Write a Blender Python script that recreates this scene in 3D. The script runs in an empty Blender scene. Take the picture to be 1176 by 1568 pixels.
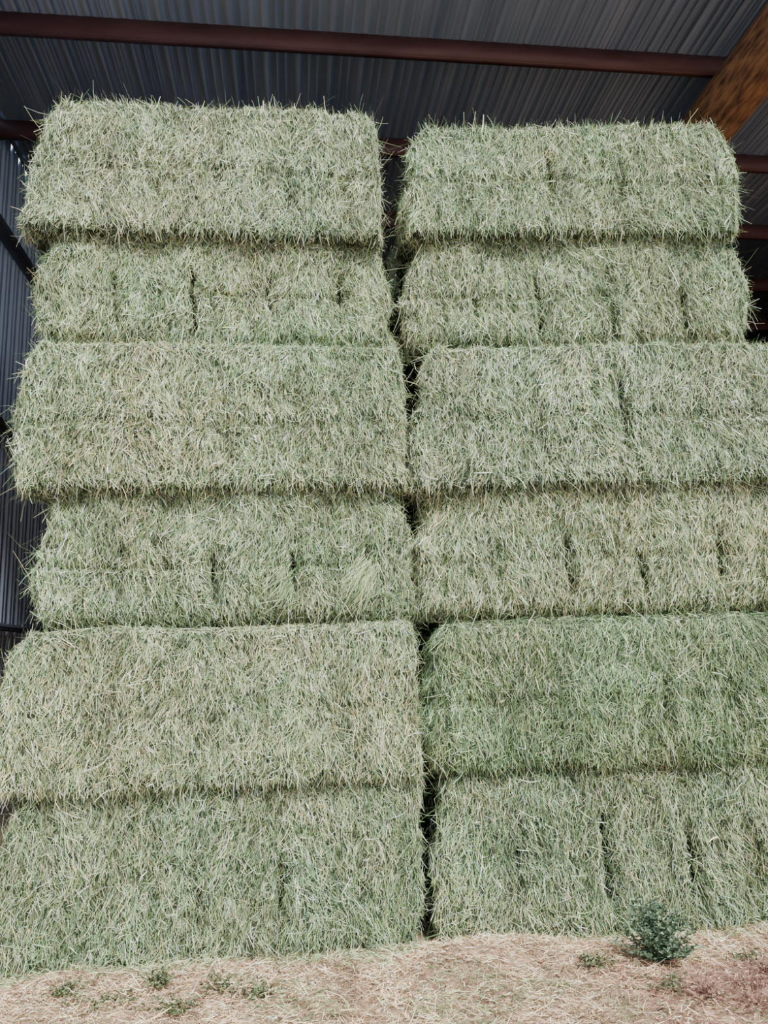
import bpy, numpy as np, math
from mathutils import Matrix, Vector
rng=np.random.default_rng(7)
scene=bpy.context.scene
# ------------------------------------------------------------ camera
CX,CY,CZ=-0.77,-4.65,1.55
yaw,pitch,roll=math.radians(7),math.radians(11.05),math.radians(2)
f=Vector((math.sin(yaw)*math.cos(pitch),math.cos(yaw)*math.cos(pitch),math.sin(pitch)))
r0=Vector((math.cos(yaw),-math.sin(yaw),0)); u0=r0.cross(f)
r=r0*math.cos(roll)-u0*math.sin(roll); u=u0*math.cos(roll)+r0*math.sin(roll)
cam=bpy.data.cameras.new("camera"); co=bpy.data.objects.new("camera",cam)
scene.collection.objects.link(co); scene.camera=co
cam.sensor_fit='VERTICAL'; cam.sensor_height=36; cam.lens=36*1178/1568.
cam.clip_start=0.05; cam.clip_end=200
M=Matrix.Identity(4)
for i in range(3):
    M[i][0]=r[i]; M[i][1]=u[i]; M[i][2]=-f[i]; M[i][3]=(CX,CY,CZ)[i]
co.matrix_world=M

# ------------------------------------------------------------ helpers
def link(o): scene.collection.objects.link(o); return o
def mesh_np(name,V,Q,col=None,smooth=False,mats=(),mi=None):
    m=bpy.data.meshes.new(name)
    V=np.ascontiguousarray(V,dtype=np.float32); Q=np.ascontiguousarray(Q,dtype=np.int32)
    m.vertices.add(len(V)); m.vertices.foreach_set("co",V.ravel())
    m.loops.add(Q.size); m.loops.foreach_set("vertex_index",Q.ravel())
    m.polygons.add(len(Q)); m.polygons.foreach_set("loop_start",np.arange(len(Q),dtype=np.int32)*4)
    if smooth: m.polygons.foreach_set("use_smooth",np.ones(len(Q),dtype=bool))
    for k in mats: m.materials.append(k)
    if mi is not None: m.polygons.foreach_set("material_index",np.ascontiguousarray(mi,dtype=np.int32))
    if col is not None:
        a=m.attributes.new("tint",'FLOAT_COLOR','POINT')
        c=np.ones((len(V),4),dtype=np.float32); c[:,:3]=col
        a.data.foreach_set("color",c.ravel())
    m.update(calc_edges=True)
    return m
def obj(name,m,parent=None,loc=None):
    o=bpy.data.objects.new(name,m); link(o)
    if parent: o.parent=parent
    if loc: o.location=loc
    return o
def hsh(i,j,k,s):
    n=(i*374761393+j*668265263+k*2147483647+s*974634777)&0xffffffff
    n=((n^(n>>13))*1274126177)&0xffffffff
    n=(n^(n>>16))
    return (n&0xffff)/65535.0
def vn(P,sc,s=0):
    """value noise -1..1 ; sc = (per-axis) frequency"""
    p=P*np.array(sc); i=np.floor(p).astype(np.int64); t=p-i; t=t*t*(3-2*t)
    out=0
    for a in (0,1):
        for b in (0,1):
            for c in (0,1):
                w=(t[:,0] if a else 1-t[:,0])*(t[:,1] if b else 1-t[:,1])*(t[:,2] if c else 1-t[:,2])
                out=out+w*hsh(i[:,0]+a,i[:,1]+b,i[:,2]+c,s)
    return out*2-1
def norm(v): return v/np.maximum(np.linalg.norm(v,axis=1,keepdims=True),1e-9)

# ------------------------------------------------------------ materials
def mat(name):
    m=bpy.data.materials.new(name); m.use_nodes=True
    n=m.node_tree.nodes; b=n["Principled BSDF"]; return m,n,m.node_tree.links,b
def noise_mat(name,c1,c2,scale=5,rough=0.7,metal=0,stretch=(1,1,1),bump=0.0,detail=6):
    m,n,l,b=mat(name)
    tc=n.new("ShaderNodeTexCoord"); mp=n.new("ShaderNodeMapping"); mp.inputs['Scale'].default_value=stretch
    nz=n.new("ShaderNodeTexNoise"); nz.inputs['Scale'].default_value=scale; nz.inputs['Detail'].default_value=detail
    cr=n.new("ShaderNodeValToRGB"); cr.color_ramp.elements[0].position=.3; cr.color_ramp.elements[1].position=.7
    cr.color_ramp.elements[0].color=(*c1,1); cr.color_ramp.elements[1].color=(*c2,1)
    l.new(tc.outputs['Object'],mp.inputs[0]); l.new(mp.outputs[0],nz.inputs[0]); l.new(nz.outputs[0],cr.inputs[0]); l.new(cr.outputs[0],b.inputs['Base Color'])
    b.inputs['Roughness'].default_value=rough; b.inputs['Metallic'].default_value=metal
    if bump:
        bp=n.new("ShaderNodeBump"); bp.inputs['Strength'].default_value=bump; l.new(nz.outputs[0],bp.inputs['Height']); l.new(bp.outputs[0],b.inputs['Normal'])
    return m
def tint_mat(name,rough=.55,spec=.4):
    m,n,l,b=mat(name)
    a=n.new("ShaderNodeAttribute"); a.attribute_name="tint"
    l.new(a.outputs['Color'],b.inputs['Base Color']); b.inputs['Roughness'].default_value=rough
    b.inputs['Specular IOR Level'].default_value=spec
    return m
M_blade=tint_mat("hay_stems",.5,.22) 
M_core=noise_mat("hay_core",(.012,.020,.009),(.035,.050,.022),scale=40,rough=.95,stretch=(2,2,.5))  # near-black base colour paints the shade in gaps between stems
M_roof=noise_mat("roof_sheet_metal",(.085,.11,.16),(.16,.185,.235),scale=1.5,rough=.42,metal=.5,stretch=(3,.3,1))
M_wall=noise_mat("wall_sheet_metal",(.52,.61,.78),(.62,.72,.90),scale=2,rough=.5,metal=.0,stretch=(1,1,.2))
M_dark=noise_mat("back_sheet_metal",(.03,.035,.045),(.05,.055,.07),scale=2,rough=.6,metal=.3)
M_red=noise_mat("red_oxide_steel",(.075,.027,.026),(.13,.052,.05),scale=6,rough=.6,metal=.1,stretch=(.3,1,1))
M_log=noise_mat("peeled_log_wood",(.05,.022,.014),(.40,.19,.085),scale=9,rough=.75,stretch=(3,.6,3),bump=.6,detail=10)
M_soil=noise_mat("dry_soil",(.13,.08,.05),(.38,.25,.16),scale=9,rough=.95,bump=.4)
M_litter=tint_mat("straw_litter",.6,.15)
M_leaf=tint_mat("weed_leaf",.5,.3)

# ------------------------------------------------------------ blades
def make_blades(P,N,T,Ln,W,lift,bow,col,kink=.05):
    n=len(P); N=norm(N); T=norm(T)
    side=norm(np.cross(T,N+0.9*rng.normal(size=(n,3))))
    p0=P
    p1=P+T*(Ln*.5)[:,None]+N*(lift*Ln*.5+bow*Ln)[:,None]
    p2=P+T*Ln[:,None]+N*(lift*Ln)[:,None]
    jit=rng.normal(size=(n,3))*(Ln*kink)[:,None]; p1=p1+jit
    w=(side*(W*.5)[:,None])
    V=np.stack([p0-w*.9,p0+w*.9,p1-w,p1+w,p2-w*.6,p2+w*.6],axis=1).reshape(-1,3)
    b=np.arange(n)[:,None]*6
    Q=np.concatenate([b+np.array([[0,1,3,2]]),b+np.array([[2,3,5,4]])],axis=1).reshape(-1,4)
    return V,Q,np.repeat(col,6,axis=0)

#       pale           mid          green         tan          dark          blue          white
PAL=np.array([[.70,.78,.45],[.38,.52,.25],[.22,.36,.14],[.70,.58,.31],[.06,.10,.04],[.38,.53,.38],[1.0,1.0,.80]])
def palette(P,wts,s):
    n=len(P); wts=np.array(wts,float); wts/=wts.sum()
    idx=rng.choice(len(PAL),size=n,p=wts)
    c=PAL[idx]*(1+.15*rng.normal(size=(n,1)))
    k=vn(P,(3,3,2.2),s)*.4+vn(P,(9,9,5),s+3)*.35+vn(P,(13,5,1.3),s+9)*.65+vn(P,(40,40,14),s+4)*.8
    c=c*(1+.31*k[:,None]); c[:,0]*=1+.11*vn(P,(3,3,3),s+12)
    return np.clip(c,.012,.98)

def bale(name,z0,z1,XL,XR,y0,depth,wts,seed,nbl,yaw=0.0,slots=(),rb=.045,tone=1.0,detail=1.0,wildf=.22,foot=0.0,head=0.0):
    """XL/XR: (top,mid,bottom) x of the left / right ends."""
    hz=(z1-z0)/2; zc=(z0+z1)/2; hy=depth/2
    xl_t,xl_m,xl_b=XL; xr_t,xr_m,xr_b=XR
    xc=(xl_m+xr_m)/2; hx=(xr_m-xl_m)/2
    def q3(b,m,t,v): return m+(t-b)/2*v+((t+b)/2-m)*v*v
    def slotmask(x,z,width):
        out=np.zeros(len(x))
        for (sx,s0,s1,dp) in slots:
            cx=sx+.015*vn(np.stack([x*0+sx,x*0,z],axis=1),(1,1,9),seed)
            out=np.maximum(out,min(1.3,dp/.06)*np.exp(-((x-cx)/width)**2)*np.clip((z-s0)/.08,0,1)*np.clip((s1-z)/.08,0,1))
        return out
    def shape(p):
        h=np.array([hx,hy,hz]); R=rb
        q=np.clip(p,-(h-R),h-R); d=p-q
        ln=np.linalg.norm(d,axis=1,keepdims=True); mx=np.abs(d).max(axis=1,keepdims=True)
        p2=q+np.where(ln>1e-9,d/np.maximum(ln,1e-9)*mx,0)
        v=p2[:,2]/hz; uu=(p2[:,0]/hx+1)/2
        xl=q3(xl_b,xl_m,xl_t,v); xr=q3(xr_b,xr_m,xr_t,v)
        X=xl+(xr-xl)*uu
        W=np.stack([X,p2[:,1],p2[:,2]],axis=1)
        fr=np.clip(-p2[:,1]/hy,0,1)
        lum=.024*vn(W,(3,3,3.5),seed)+.014*vn(W,(9,6,2.5),seed+1)+.018*vn(W,(15,9,2.0),seed+2)+.014*vn(W,(34,9,16),seed+14)
        y=W[:,1]-lum*fr
        belly=.008*(1-v*v)
        y=y-belly*fr
        crease=.04*np.exp(-((v+.10+.10*vn(W,(1.5,1,1),seed+5))/.05)**2)*(.6+.6*vn(W,(2.5,1,1),seed+6))
        y=y+crease*fr
        y=y+(foot*np.exp(-((v+1)/.12)**2)+head*np.exp(-((v-1)/.07)**2))*fr
        if slots: y=y+.12*slotmask(W[:,0],p2[:,2],.024)*fr
        zz=W[:,2]+.016*vn(W,(2.2,2,0.01),seed+7)*v
        edge=np.abs(p2[:,0]/hx)**8
        xx=W[:,0]+(.035*vn(W,(2,3,5),seed+8)+.024*vn(W,(2,9,13),seed+18))*edge
        return np.stack([xx,y,zz],axis=1)
    Vs=[];Qs=[];Ws=[];off=0
    def grid(ax,sgn,na,nb,wt):
        nonlocal off
        o=[i for i in range(3) if i!=ax]
        a=np.linspace(-1,1,na+1); b=np.linspace(-1,1,nb+1)
        A,B=np.meshgrid(a,b,indexing='ij')
        p=np.zeros(((na+1)*(nb+1),3)); H=[hx,hy,hz]
        p[:,o[0]]=A.ravel()*H[o[0]]; p[:,o[1]]=B.ravel()*H[o[1]]; p[:,ax]=sgn*H[ax]
        i=np.arange(na)[:,None]*(nb+1)+np.arange(nb)[None,:]; i=i.ravel()
        q=np.stack([i,i+nb+1,i+nb+2,i+1],axis=1)
        flip=(ax==1)!=(sgn<0)
        if flip: q=q[:,::-1]
        Vs.append(shape(p)); Qs.append(q+off); off+=len(p)
        cen=p[q].mean(axis=1)
        if ax==1: w=np.full(len(q),wt)
        else: w=np.where(cen[:,1]<-hy+.22,wt,wt*.15)
        Ws.append(w)
    D=detail
    grid(1,-1,int(240*D),int(80*D),1.0); grid(1,1,24,10,.08)
    grid(0,-1,int(60*D),int(50*D),.7); grid(0,1,int(60*D),int(50*D),.7)
    grid(2,1,int(120*D),int(50*D),.6); grid(2,-1,int(120*D),int(40*D),.35)
    V=np.concatenate(Vs); Q=np.concatenate(Qs); Wt=np.concatenate(Ws)
    A,B,Cc,Dd=[V[Q[:,i]] for i in range(4)]
    nr=np.cross(Cc-A,Dd-B); ar=np.linalg.norm(nr,axis=1)/2; nrm=norm(nr)
    pr=ar*Wt; pr/=pr.sum()
    k=rng.choice(len(Q),size=nbl,p=pr)
    s=rng.random((nbl,1)); t=rng.random((nbl,1))
    P=(A[k]*(1-s)+B[k]*s)*(1-t)+(Dd[k]*(1-s)+Cc[k]*s)*t
    if slots:
        sm=slotmask(P[:,0],P[:,2],.026)*(P[:,1]<-hy+.25)
        keep=rng.random(nbl)>np.clip(sm*1.5-.1,0,.94)
        P=P[keep];k=k[keep];nbl=len(P)
    N=nrm[k]
    N=norm(N+.10*rng.normal(size=N.shape))
    sg=np.where(rng.random(nbl)<.65,-1.,1.)
    down=np.zeros((nbl,3)); down[:,2]=sg
    topm=nrm[k][:,2]>.75
    down[topm,2]=0; down[topm,0]=rng.normal(size=topm.sum())*.9; down[topm,1]=-np.abs(rng.normal(size=topm.sum()))-.2
    T=norm(down-N*(down*N).sum(1,keepdims=True)+1e-5)
    ang=np.radians(26)*vn(P,(5,5,5),seed+20)+np.radians(22)*rng.normal(size=nbl)+np.radians(28)*vn(P,(16,16,12),seed+23)
    wild=rng.random(nbl)<wildf
    ang=np.where(wild,rng.uniform(-np.pi,np.pi,nbl),ang)
    Bt=np.cross(N,T)
    T=T*np.cos(ang)[:,None]+Bt*np.sin(ang)[:,None]
    low=(nrm[k][:,2]<-.2)
    if foot==0: T[low]=norm(T[low]*.5+np.array([0,-.12,-1.])*.5)
    Ln=np.clip(rng.lognormal(np.log(.042),.52,nbl),.010,.15)
    Ln[low|topm]*=.7
    W=np.clip(rng.lognormal(np.log(.0018),.38,nbl),.0009,.0055)
    br=rng.random(nbl)<.08; W[br]*=1.7
    lift=np.abs(rng.normal(size=nbl))*.08
    sideish=(np.abs(nrm[k][:,0])>.5)|topm
    st=rng.random(nbl)<np.where(sideish,.09,.045); lift[st]+=rng.uniform(.1,.9,st.sum()); Ln[st]*=1.4; W[st]*=.85
    bow=.04*rng.normal(size=nbl)+.015
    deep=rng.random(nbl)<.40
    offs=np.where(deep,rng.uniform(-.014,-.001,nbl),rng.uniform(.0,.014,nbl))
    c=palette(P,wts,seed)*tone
    c=c*np.where(deep,.20+.25*rng.random(nbl),1.0)[:,None]  # deeper stems darkened: shade inside the hay put into their colour
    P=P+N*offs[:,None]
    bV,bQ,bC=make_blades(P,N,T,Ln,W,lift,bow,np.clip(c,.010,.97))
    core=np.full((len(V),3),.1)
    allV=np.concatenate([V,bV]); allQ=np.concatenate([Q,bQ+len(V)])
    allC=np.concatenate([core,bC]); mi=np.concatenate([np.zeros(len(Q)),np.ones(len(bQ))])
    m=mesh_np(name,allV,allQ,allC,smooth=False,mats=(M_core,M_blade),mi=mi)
    o=obj(name,m); o.location=(0,y0+hy,zc); o.rotation_euler[2]=yaw
    return o

#        pale mid green tan dark blue white
W_A=[2.9,3.0,2.3,1.1,1.4,1.8,1.5]
W_P=[3.2,2.8,1.9,1.0,1.3,2.3,2.3]
W_T=[2.9,2.6,1.7,2.1,1.3,1.1,1.6]
W_G=[1.7,3.5,4.0,.6,1.6,1.5,.6]
W_D=[2.5,3.0,2.3,1.4,1.6,2.1,1.3]
NB=84000
def sl_(xs,s0,s1,d,seed):
    g=np.random.default_rng(seed); return tuple((x+g.uniform(-.04,.04),s0+g.uniform(-.06,.1),s1+g.uniform(-.12,.1),d*g.uniform(.5,1.2)) for x in xs)
Lb=[ (4.30,5.19,(-2.26,-2.35,-2.43),(-.20,-.17,-.16),-.08,W_P,sl_((-1.6,-.75),-.35,0,.03,1)),
     (3.56,4.29,(-2.25,-2.34,-2.28),(-.18,-.13,-.11),.03,W_A,((-1.86,-.25,.14,.07),(-1.38,-.34,.16,.08),(-.90,-.18,.14,.10),(-.44,-.12,.15,.10))),
     (2.62,3.54,(-2.26,-2.38,-2.35),(-.10,-.07,-.08),-.07,W_T,sl_((-1.7,-.6),-.35,.1,.025,2)),
     (1.80,2.62,(-2.15,-2.25,-2.22),(-.11,-.07,-.07),.03,W_A,((-1.78,-.3,.1,.05),(-1.24,-.3,.05,.07),(-.76,-.25,.05,.08),(-.3,-.1,.08,.05))),
     (.91,1.78,(-2.25,-2.42,-2.52),(-.07,-.05,-.05),-.08,W_T,sl_((-1.9,-1.2),-.35,.0,.025,3)),
     (.0,.91,(-2.27,-2.38,-2.50),(-.06,-.07,-.11),.0,W_D,((-1.82,-.3,-.0,.04),(-1.3,-.35,-.02,.06),(-.85,-.3,.1,.06),(-.4,-.3,-.05,.04)))]
Rb=[ (4.33,5.13,(.14,.04,.01),(2.21,2.29,2.25),-.06,W_A,((1.0,-.15,.2,.06),(1.5,-.2,.15,.05))),
     (3.56,4.33,(.12,.02,.0),(2.18,2.30,2.25),.03,W_A,((.45,-.3,.05,.05),(.88,-.34,.1,.07),(1.37,-.38,-.08,.12),(1.87,-.34,-.0,.10))),
     (2.61,3.54,(.15,.04,.0),(2.45,2.55,2.5),-.06,W_P,((1.35,-.3,.3,.055),(.8,-.3,.1,.03))),
     (1.79,2.61,(.09,.01,.0),(2.42,2.5,2.5),.03,W_T,((.5,-.3,.1,.04),(.95,-.3,.1,.05),(1.42,-.35,.0,.07),(1.92,-.25,.15,.10))),
     (.89,1.77,(.08,.01,.01),(2.45,2.5,2.5),-.07,W_G,sl_((1.4,1.9),-.3,.1,.045,5)),
     (.0,.89,(.12,.04,.0),(2.4,2.5,2.5),.0,W_D,((.5,-.3,.1,.04),(1.02,-.3,.25,.08),(1.52,-.3,.2,.08),(1.9,-.3,.1,.04)))]
sd=11
for i,(z0,z1,XL,XR,y,w,sl) in enumerate(Lb):
    bale("hay_bale",z0,z1,XL,XR,y,1.2,w,sd,NB,yaw=0,slots=sl,tone=(1.05,1,1.02,.95,.98,.92)[i],foot=.07 if i in (1,3) else 0,head=.03 if i in (2,4) else 0); sd+=31
for i,(z0,z1,XL,XR,y,w,sl) in enumerate(Rb):
    o=bale("hay_bale",z0,z1,XL,XR,y,1.2,w,sd,NB,slots=sl,rb=.14 if i==4 else .045,tone=(.98,.98,1,1.02,.92,.92)[i],wildf=.1 if i==3 else .22,foot=.07 if i in (1,3) else 0,head=.03 if i in (2,) else 0); sd+=31
    a=math.radians(-4.5); o.rotation_euler[2]=a
    cy=o.location.y; o.location.x=-math.sin(a)*cy; o.location.y=math.cos(a)*cy
for zi in range(6):
    z0=[0,.89,1.78,2.62,3.54,4.32][zi]; z1=[.89,1.78,2.62,3.54,4.32,5.12][zi]
    bale("hay_bale",z0,z1,(-2.30,-2.30,-2.30),(-.1,-.08,-.1),1.45,1.2,W_D,sd,6000,detail=.35); sd+=31
    bale("hay_bale",z0,z1,(.12,.08,.12),(2.2,2.24,2.2),1.45,1.2,W_D,sd,6000,detail=.35); sd+=31
    bale("hay_bale",z0,z1+.03,(5.0,4.96,5.0),(7.3,7.34,7.3),3.8,1.2,W_T,sd,14000,detail=.35); sd+=31

# ------------------------------------------------------------ shed
X0,X1,Y0,Y1,ZR=-3.75,9.5,-.5,11.0,7.22
def corr(name,length,width,matl,pitchm=.305,rib=.03,minor=.008):
    pts=[]; n=int(length/pitchm)
    for i in range(n+1):
        b=i*pitchm
        pts+= [(b,0),(b+.02,rib),(b+.05,rib),(b+.07,0)]
        for k in (.13,.21):
            if k+.03<pitchm-.005: pts+=[(b+k,0),(b+k+.008,minor),(b+k+.022,minor),(b+k+.03,0)]
    pts=[p for p in pts if p[0]<=length]
    V=[];Q=[]
    for (x,h) in pts: V+=[(x,0,h),(x,width,h)]
    for i in range(len(pts)-1): Q.append((2*i,2*i+2,2*i+3,2*i+1))
    m=mesh_np(name,np.array(V),np.array(Q),mats=(matl,))
    o=obj(name,m); md=o.modifiers.new("t",'SOLIDIFY'); md.thickness=.004
    return o
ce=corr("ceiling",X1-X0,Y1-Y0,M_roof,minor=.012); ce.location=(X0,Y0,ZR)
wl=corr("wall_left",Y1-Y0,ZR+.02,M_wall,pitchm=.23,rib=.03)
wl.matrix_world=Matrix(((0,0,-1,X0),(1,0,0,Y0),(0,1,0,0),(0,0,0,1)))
wr=corr("unseen_wall_right",Y1-Y0,ZR+.02,M_dark,pitchm=.305)  # out-of-view right wall, added to keep the shed interior dark
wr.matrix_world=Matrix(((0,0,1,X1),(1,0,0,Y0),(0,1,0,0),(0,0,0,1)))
wb=corr("unseen_wall_back",X1-X0,ZR+.02,M_dark)  # out-of-view back wall, closes off light so the interior stays dark
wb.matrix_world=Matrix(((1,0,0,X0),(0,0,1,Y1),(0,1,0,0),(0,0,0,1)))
def boxes(name,lst,matl,bevel=.0):
    V=[];Q=[]
    for (a,b) in lst:
        k=len(V)
        for z in (a[2],b[2]):
            V+=[(a[0],a[1],z),(b[0],a[1],z),(b[0],b[1],z),(a[0],b[1],z)]
        Q+=[(k,k+3,k+2,k+1),(k+4,k+5,k+6,k+7),(k,k+1,k+5,k+4),(k+1,k+2,k+6,k+5),(k+2,k+3,k+7,k+6),(k+3,k,k+4,k+7)]
    m=mesh_np(name,np.array(V,float),np.array(Q),mats=(matl,))
    return obj(name,m)
for y in (0.0,1.40,2.80,4.20,5.65,7.05,8.45,9.85):
    zb=ZR-.19; t=.006; fl=.07
    boxes("roof_purlin",[((X0+.01,y,zb),(X1-.01,y+t,ZR-.002)),((X0+.01,y+t,zb),(X1-.01,y+fl,zb+t)),((X0+.01,y+t,ZR-.012),(X1-.01,y+fl,ZR-.004)),
                    ((X0+.01,y+fl-t,zb+t),(X1-.01,y+fl,zb+.025))],M_red)
for z in (2.0,4.0,6.0):
    boxes("wall_girt",[((X0+.003,Y0+.02,z),(X0+.14,Y1-.01,z+.006)),((X0+.134,Y0+.02,z+.006),(X0+.14,Y1-.01,z+.06))],M_dark)
def log(name,p0,p1,rad0,rad1,seed):
    n=60;s=28; p0=np.array(p0,float);p1=np.array(p1,float); ax=(p1-p0);L=np.linalg.norm(ax);ax/=L
    a=np.array([1.,0,0]) if abs(ax[0])<.9 else np.array([0,1.,0]); a=a-ax*a.dot(ax);a/=np.linalg.norm(a);b=np.cross(ax,a)
    V=[]
    for i in range(n+1):
        t=i/n; c=p0+ax*L*t+a*.02*math.sin(t*5+seed)+b*.01*math.cos(t*7+seed)
        rr=rad0+(rad1-rad0)*t
        for j in range(s):
            th=2*math.pi*j/s; V.append(c+(a*math.cos(th)+b*math.sin(th))*rr*(1+.03*math.sin(3*th+t*9+seed)+.015*math.sin(7*th+t*30)))
    Q=[(i*s+j,i*s+(j+1)%s,(i+1)*s+(j+1)%s,(i+1)*s+j) for i in range(n) for j in range(s)]
    for e,i0 in ((0,0),(1,n*s)):
        V.append(p0 if e==0 else p1); c=len(V)-1
        for j in range(0,s,2):
            q=(c,i0+(j+2)%s,i0+j+1,i0+j); Q.append(q if e==0 else q[::-1])
    V=np.array(V)
    o=obj(name,mesh_np(name,V,np.array(Q),smooth=True,mats=(M_log,))); return o
log("log_girder",(3.47,Y0-.1,ZR-.19-.28),(3.45,Y1-.1,ZR-.19-.25),.265,.235,1)
log("log_post",(3.47,-.25,-.02),(3.47,-.25,ZR-.77),.20,.18,3)
log("log_post",(3.45,9.0,-.02),(3.45,9.0,ZR-.71),.20,.18,4)

# ------------------------------------------------------------ ground
def gh(P):
    p=P.copy(); p[:,2]=0
    h=.022*vn(p,(2.2,2.6,1),501)+.014*vn(p,(7,7,1),502)+.010*vn(p,(21,21,1),503)
    h=h+.06*np.exp(-((p[:,0]-.3)/.35)**2-((p[:,1]+.25)/.16)**2)+.03*np.exp(-((p[:,0]-1.9)/.35)**2-((p[:,1]+.3)/.16)**2)
    m=np.clip((-p[:,1]+.1)/.15,0,1)
    return h*m-.012
def ground():
    xs=np.concatenate([np.linspace(-14,-4,20)[:-1],np.linspace(-4,4,260)[:-1],np.linspace(4,14,20)])
    ys=np.concatenate([np.linspace(-14,-1.6,20)[:-1],np.linspace(-1.6,.3,80)[:-1],np.linspace(.3,12,24)])
    X,Y=np.meshgrid(xs,ys,indexing='ij'); P=np.stack([X.ravel(),Y.ravel(),0*X.ravel()],axis=1)
    P[:,2]=gh(P)
    nb=len(ys); i=(np.arange(len(xs)-1)[:,None]*nb+np.arange(nb-1)[None,:]).ravel()
    Q=np.stack([i,i+nb,i+nb+1,i+1],axis=1)
    return obj("floor",mesh_np("floor",P,Q,smooth=True,mats=(M_soil,)))
ground()
n=80000
P=np.zeros((n,3)); P[:,0]=rng.uniform(-3.6,3.15,n); P[:,1]=-1.5+1.52*rng.random(n)**.8
P[:,2]=gh(P)+np.abs(rng.normal(size=n))*.009+.002
N=norm(np.array([0,0,1.])+.4*rng.normal(size=(n,3))); th=rng.uniform(0,2*np.pi,n)
T=np.stack([np.cos(th),np.sin(th),.18*rng.normal(size=n)],axis=1)
LP=np.array([[.88,.64,.38],[.64,.42,.24],[1.0,.86,.62],[.15,.08,.045],[.48,.27,.17],[.38,.45,.22]])
ci=rng.choice(6,size=n,p=[.29,.20,.23,.18,.06,.04]); c=LP[ci]*(1+.15*rng.normal(size=(n,1)))
c*=(1+.34*vn(P,(6,6,1),77)+.34*vn(P,(22,22,1),78))[:,None]
base=(P[:,1]>-.15+.12*vn(P,(3,3,1),79))&(rng.random(n)<.75)
c[base]=PAL[rng.choice(7,size=base.sum(),p=[.22,.25,.2,.1,.1,.1,.03])]*(1+.15*rng.normal(size=(base.sum(),1)))
gr=(vn(P,(2.5,4,1),91)>.25)&(rng.random(n)<.32)&~base
c[gr]=PAL[rng.choice([1,2,4],size=gr.sum())]*(1+.15*rng.normal(size=(gr.sum(),1)))
rd=(P[:,0]>.75)&(P[:,1]<-.62+.2*vn(P,(4,4,1),9))&(rng.random(n)<.5); c[rd]=np.array([.44,.22,.17])*(1+.25*rng.normal(size=(rd.sum(),1)))
V,Q,Cc=make_blades(P,N,T,np.clip(rng.lognormal(np.log(.036),.5,n),.010,.13),np.clip(rng.lognormal(np.log(.0023),.38,n),.001,.006),
    np.abs(rng.normal(size=n))*.2,.04*rng.normal(size=n),np.clip(c,.02,.97))
obj("straw_litter",mesh_np("straw_litter",V,Q,Cc,mats=(M_litter,)))

def weed(name,x,y,h,spread,nst,nlf,cols,leaf=.028,flat=.3,seed=0):
    rg=np.random.default_rng(seed); Vs=[];Qs=[];Cs=[];off=0
    z=float(gh(np.array([[x,y,0.]]))[0])
    for s in range(nst):
        az=rg.uniform(0,2*np.pi); R=spread*rg.uniform(.1,1.15); H=h*rg.uniform(.35,1.15)*(1-.35*min(1,R/spread)**2)
        tip=np.array([math.cos(az)*R,math.sin(az)*R*.8,H]); mid=tip*.5+np.array([0,0,H*.18*(1 if flat<.5 else .2)])
        ts=np.linspace(0,1,9); cur=[(2*t*(1-t))*mid+t*t*tip for t in ts]
        for i in range(8):
            a,b=cur[i],cur[i+1]; w=.002*(1-.08*i)
            for ax in (np.array([w,0,0]),np.array([0,w,0])):
                Vs+=[a-ax,a+ax,b+ax,b-ax]; Qs.append((off,off+1,off+2,off+3)); off+=4
                Cs+=[np.array(cols[0])*.8]*4
        for k in range(nlf):
            t=rg.uniform(.12,1); p=(2*t*(1-t))*mid+t*t*tip
            d=rg.normal(size=3); d[2]=abs(d[2])*.6; d/=np.linalg.norm(d)
            sd_=np.cross(d,rg.normal(size=3)); sd_/=np.linalg.norm(sd_)
            l=leaf*rg.uniform(.5,1.4); w=l*.19
            nn=np.cross(d,sd_)*l*.12
            c=np.array(cols[rg.integers(len(cols))])*rg.uniform(.6,1.4)
            Vs+=[p,p+d*l*.45+sd_*w+nn,p+d*l,p+d*l*.45-sd_*w+nn]; Qs.append((off,off+1,off+2,off+3)); off+=4; Cs+=[c]*4
    o=obj(name,mesh_np(name,np.array(Vs),np.array(Qs),np.array(Cs),mats=(M_leaf,))); o.location=(x,y,z-.003)
    return o
GB=[(.08,.13,.075),(.12,.19,.11),(.18,.25,.15),(.05,.085,.05)]
GW=[(.10,.14,.06),(.16,.20,.09),(.07,.09,.04),(.24,.25,.14)]
RW=[(.36,.20,.15),(.46,.29,.20),(.24,.13,.09)]
weed("weed_bush",1.07,-.56,.29,.22,85,36,GB,leaf=.026,seed=5)
for i,(x,y,h,s) in enumerate([(-1.90,-.30,.07,.17),(-1.68,-.42,.06,.2),(-1.45,-.34,.09,.15),(-1.1,-.40,.06,.18),(-.95,-.50,.05,.12),(-1.35,-.58,.05,.15),(1.0,-.82,.05,.2),(.75,-.5,.05,.12),(1.5,-.62,.07,.14)]):
    weed("ground_weed",x,y,h,s,30,15,GW,leaf=.022,flat=.8,seed=20+i)
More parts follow.
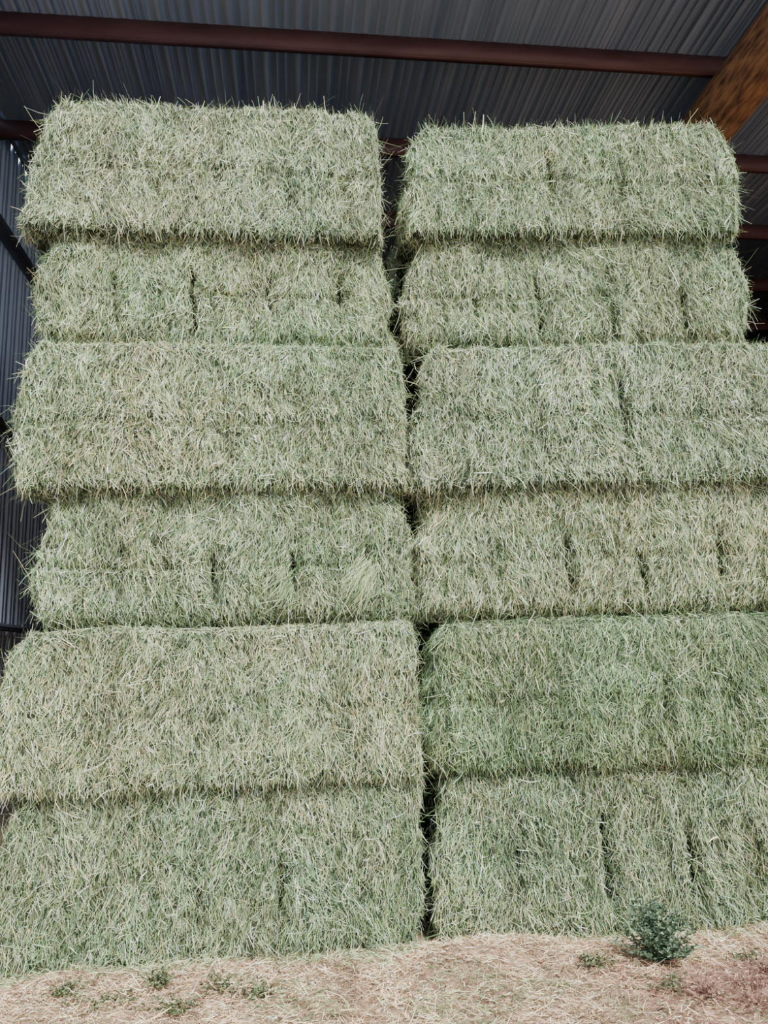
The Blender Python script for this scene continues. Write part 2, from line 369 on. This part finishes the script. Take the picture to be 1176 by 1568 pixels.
for i,(x,y) in enumerate([(1.1,-.98),(1.32,-.92),(1.5,-.8),(1.25,-1.1)]):
    weed("dry_red_grass",x,y,.08,.22,120,3,RW,leaf=.016,seed=40+i)

# loose tufts pulled out of a bale face
for (tx,tz,nn_,lg) in ((-.31,2.10,260,.15),(-.80,2.06,150,.10)):
    n=nn_
    P=np.zeros((n,3)); P[:,0]=tx+.03*rng.normal(size=n); P[:,1]=-.02-.012*np.abs(rng.normal(size=n)); P[:,2]=tz+.06*rng.normal(size=n)
    T=np.stack([-.55+.4*rng.normal(size=n),-.18+.12*rng.normal(size=n),-1+.25*rng.normal(size=n)],axis=1)
    c=PAL[rng.choice(7,size=n,p=[.22,.22,.22,.16,.13,.05,0])]*(1+.2*rng.normal(size=(n,1)))*.9
    V,Q,Cc=make_blades(P,np.tile([0,-1.,0],(n,1)),T,np.clip(rng.lognormal(np.log(lg),.35,n),.05,.3),np.full(n,.0022),np.zeros(n)+.05,.1*rng.random(n),np.clip(c,.03,.8))
    obj("hay_tuft",mesh_np("hay_tuft",V,Q,Cc,mats=(M_blade,)))

# ------------------------------------------------------------ light
w=bpy.data.worlds.new("sky"); scene.world=w; w.use_nodes=True
n_=w.node_tree.nodes; l_=w.node_tree.links; bg=n_["Background"]
tc=n_.new("ShaderNodeTexCoord"); sp=n_.new("ShaderNodeSeparateXYZ"); cr=n_.new("ShaderNodeValToRGB")
cr.color_ramp.elements[0].color=(.95,.97,1,1); cr.color_ramp.elements[1].color=(.48,.68,1,1); cr.color_ramp.elements[1].position=.8
l_.new(tc.outputs['Generated'],sp.inputs[0]); l_.new(sp.outputs[2],cr.inputs[0]); l_.new(cr.outputs[0],bg.inputs[0]); bg.inputs[1].default_value=1.4
sl=bpy.data.lights.new("front_fill",'SUN'); so=link(bpy.data.objects.new("front_fill",sl)); sl.energy=9.2; sl.angle=math.radians(12); sl.color=(1,.98,.95)  # added front light for open shade; the actual sun is behind the shed
so.rotation_euler=Vector((-.42,1.0,-1.25)).to_track_quat('-Z','Y').to_euler()
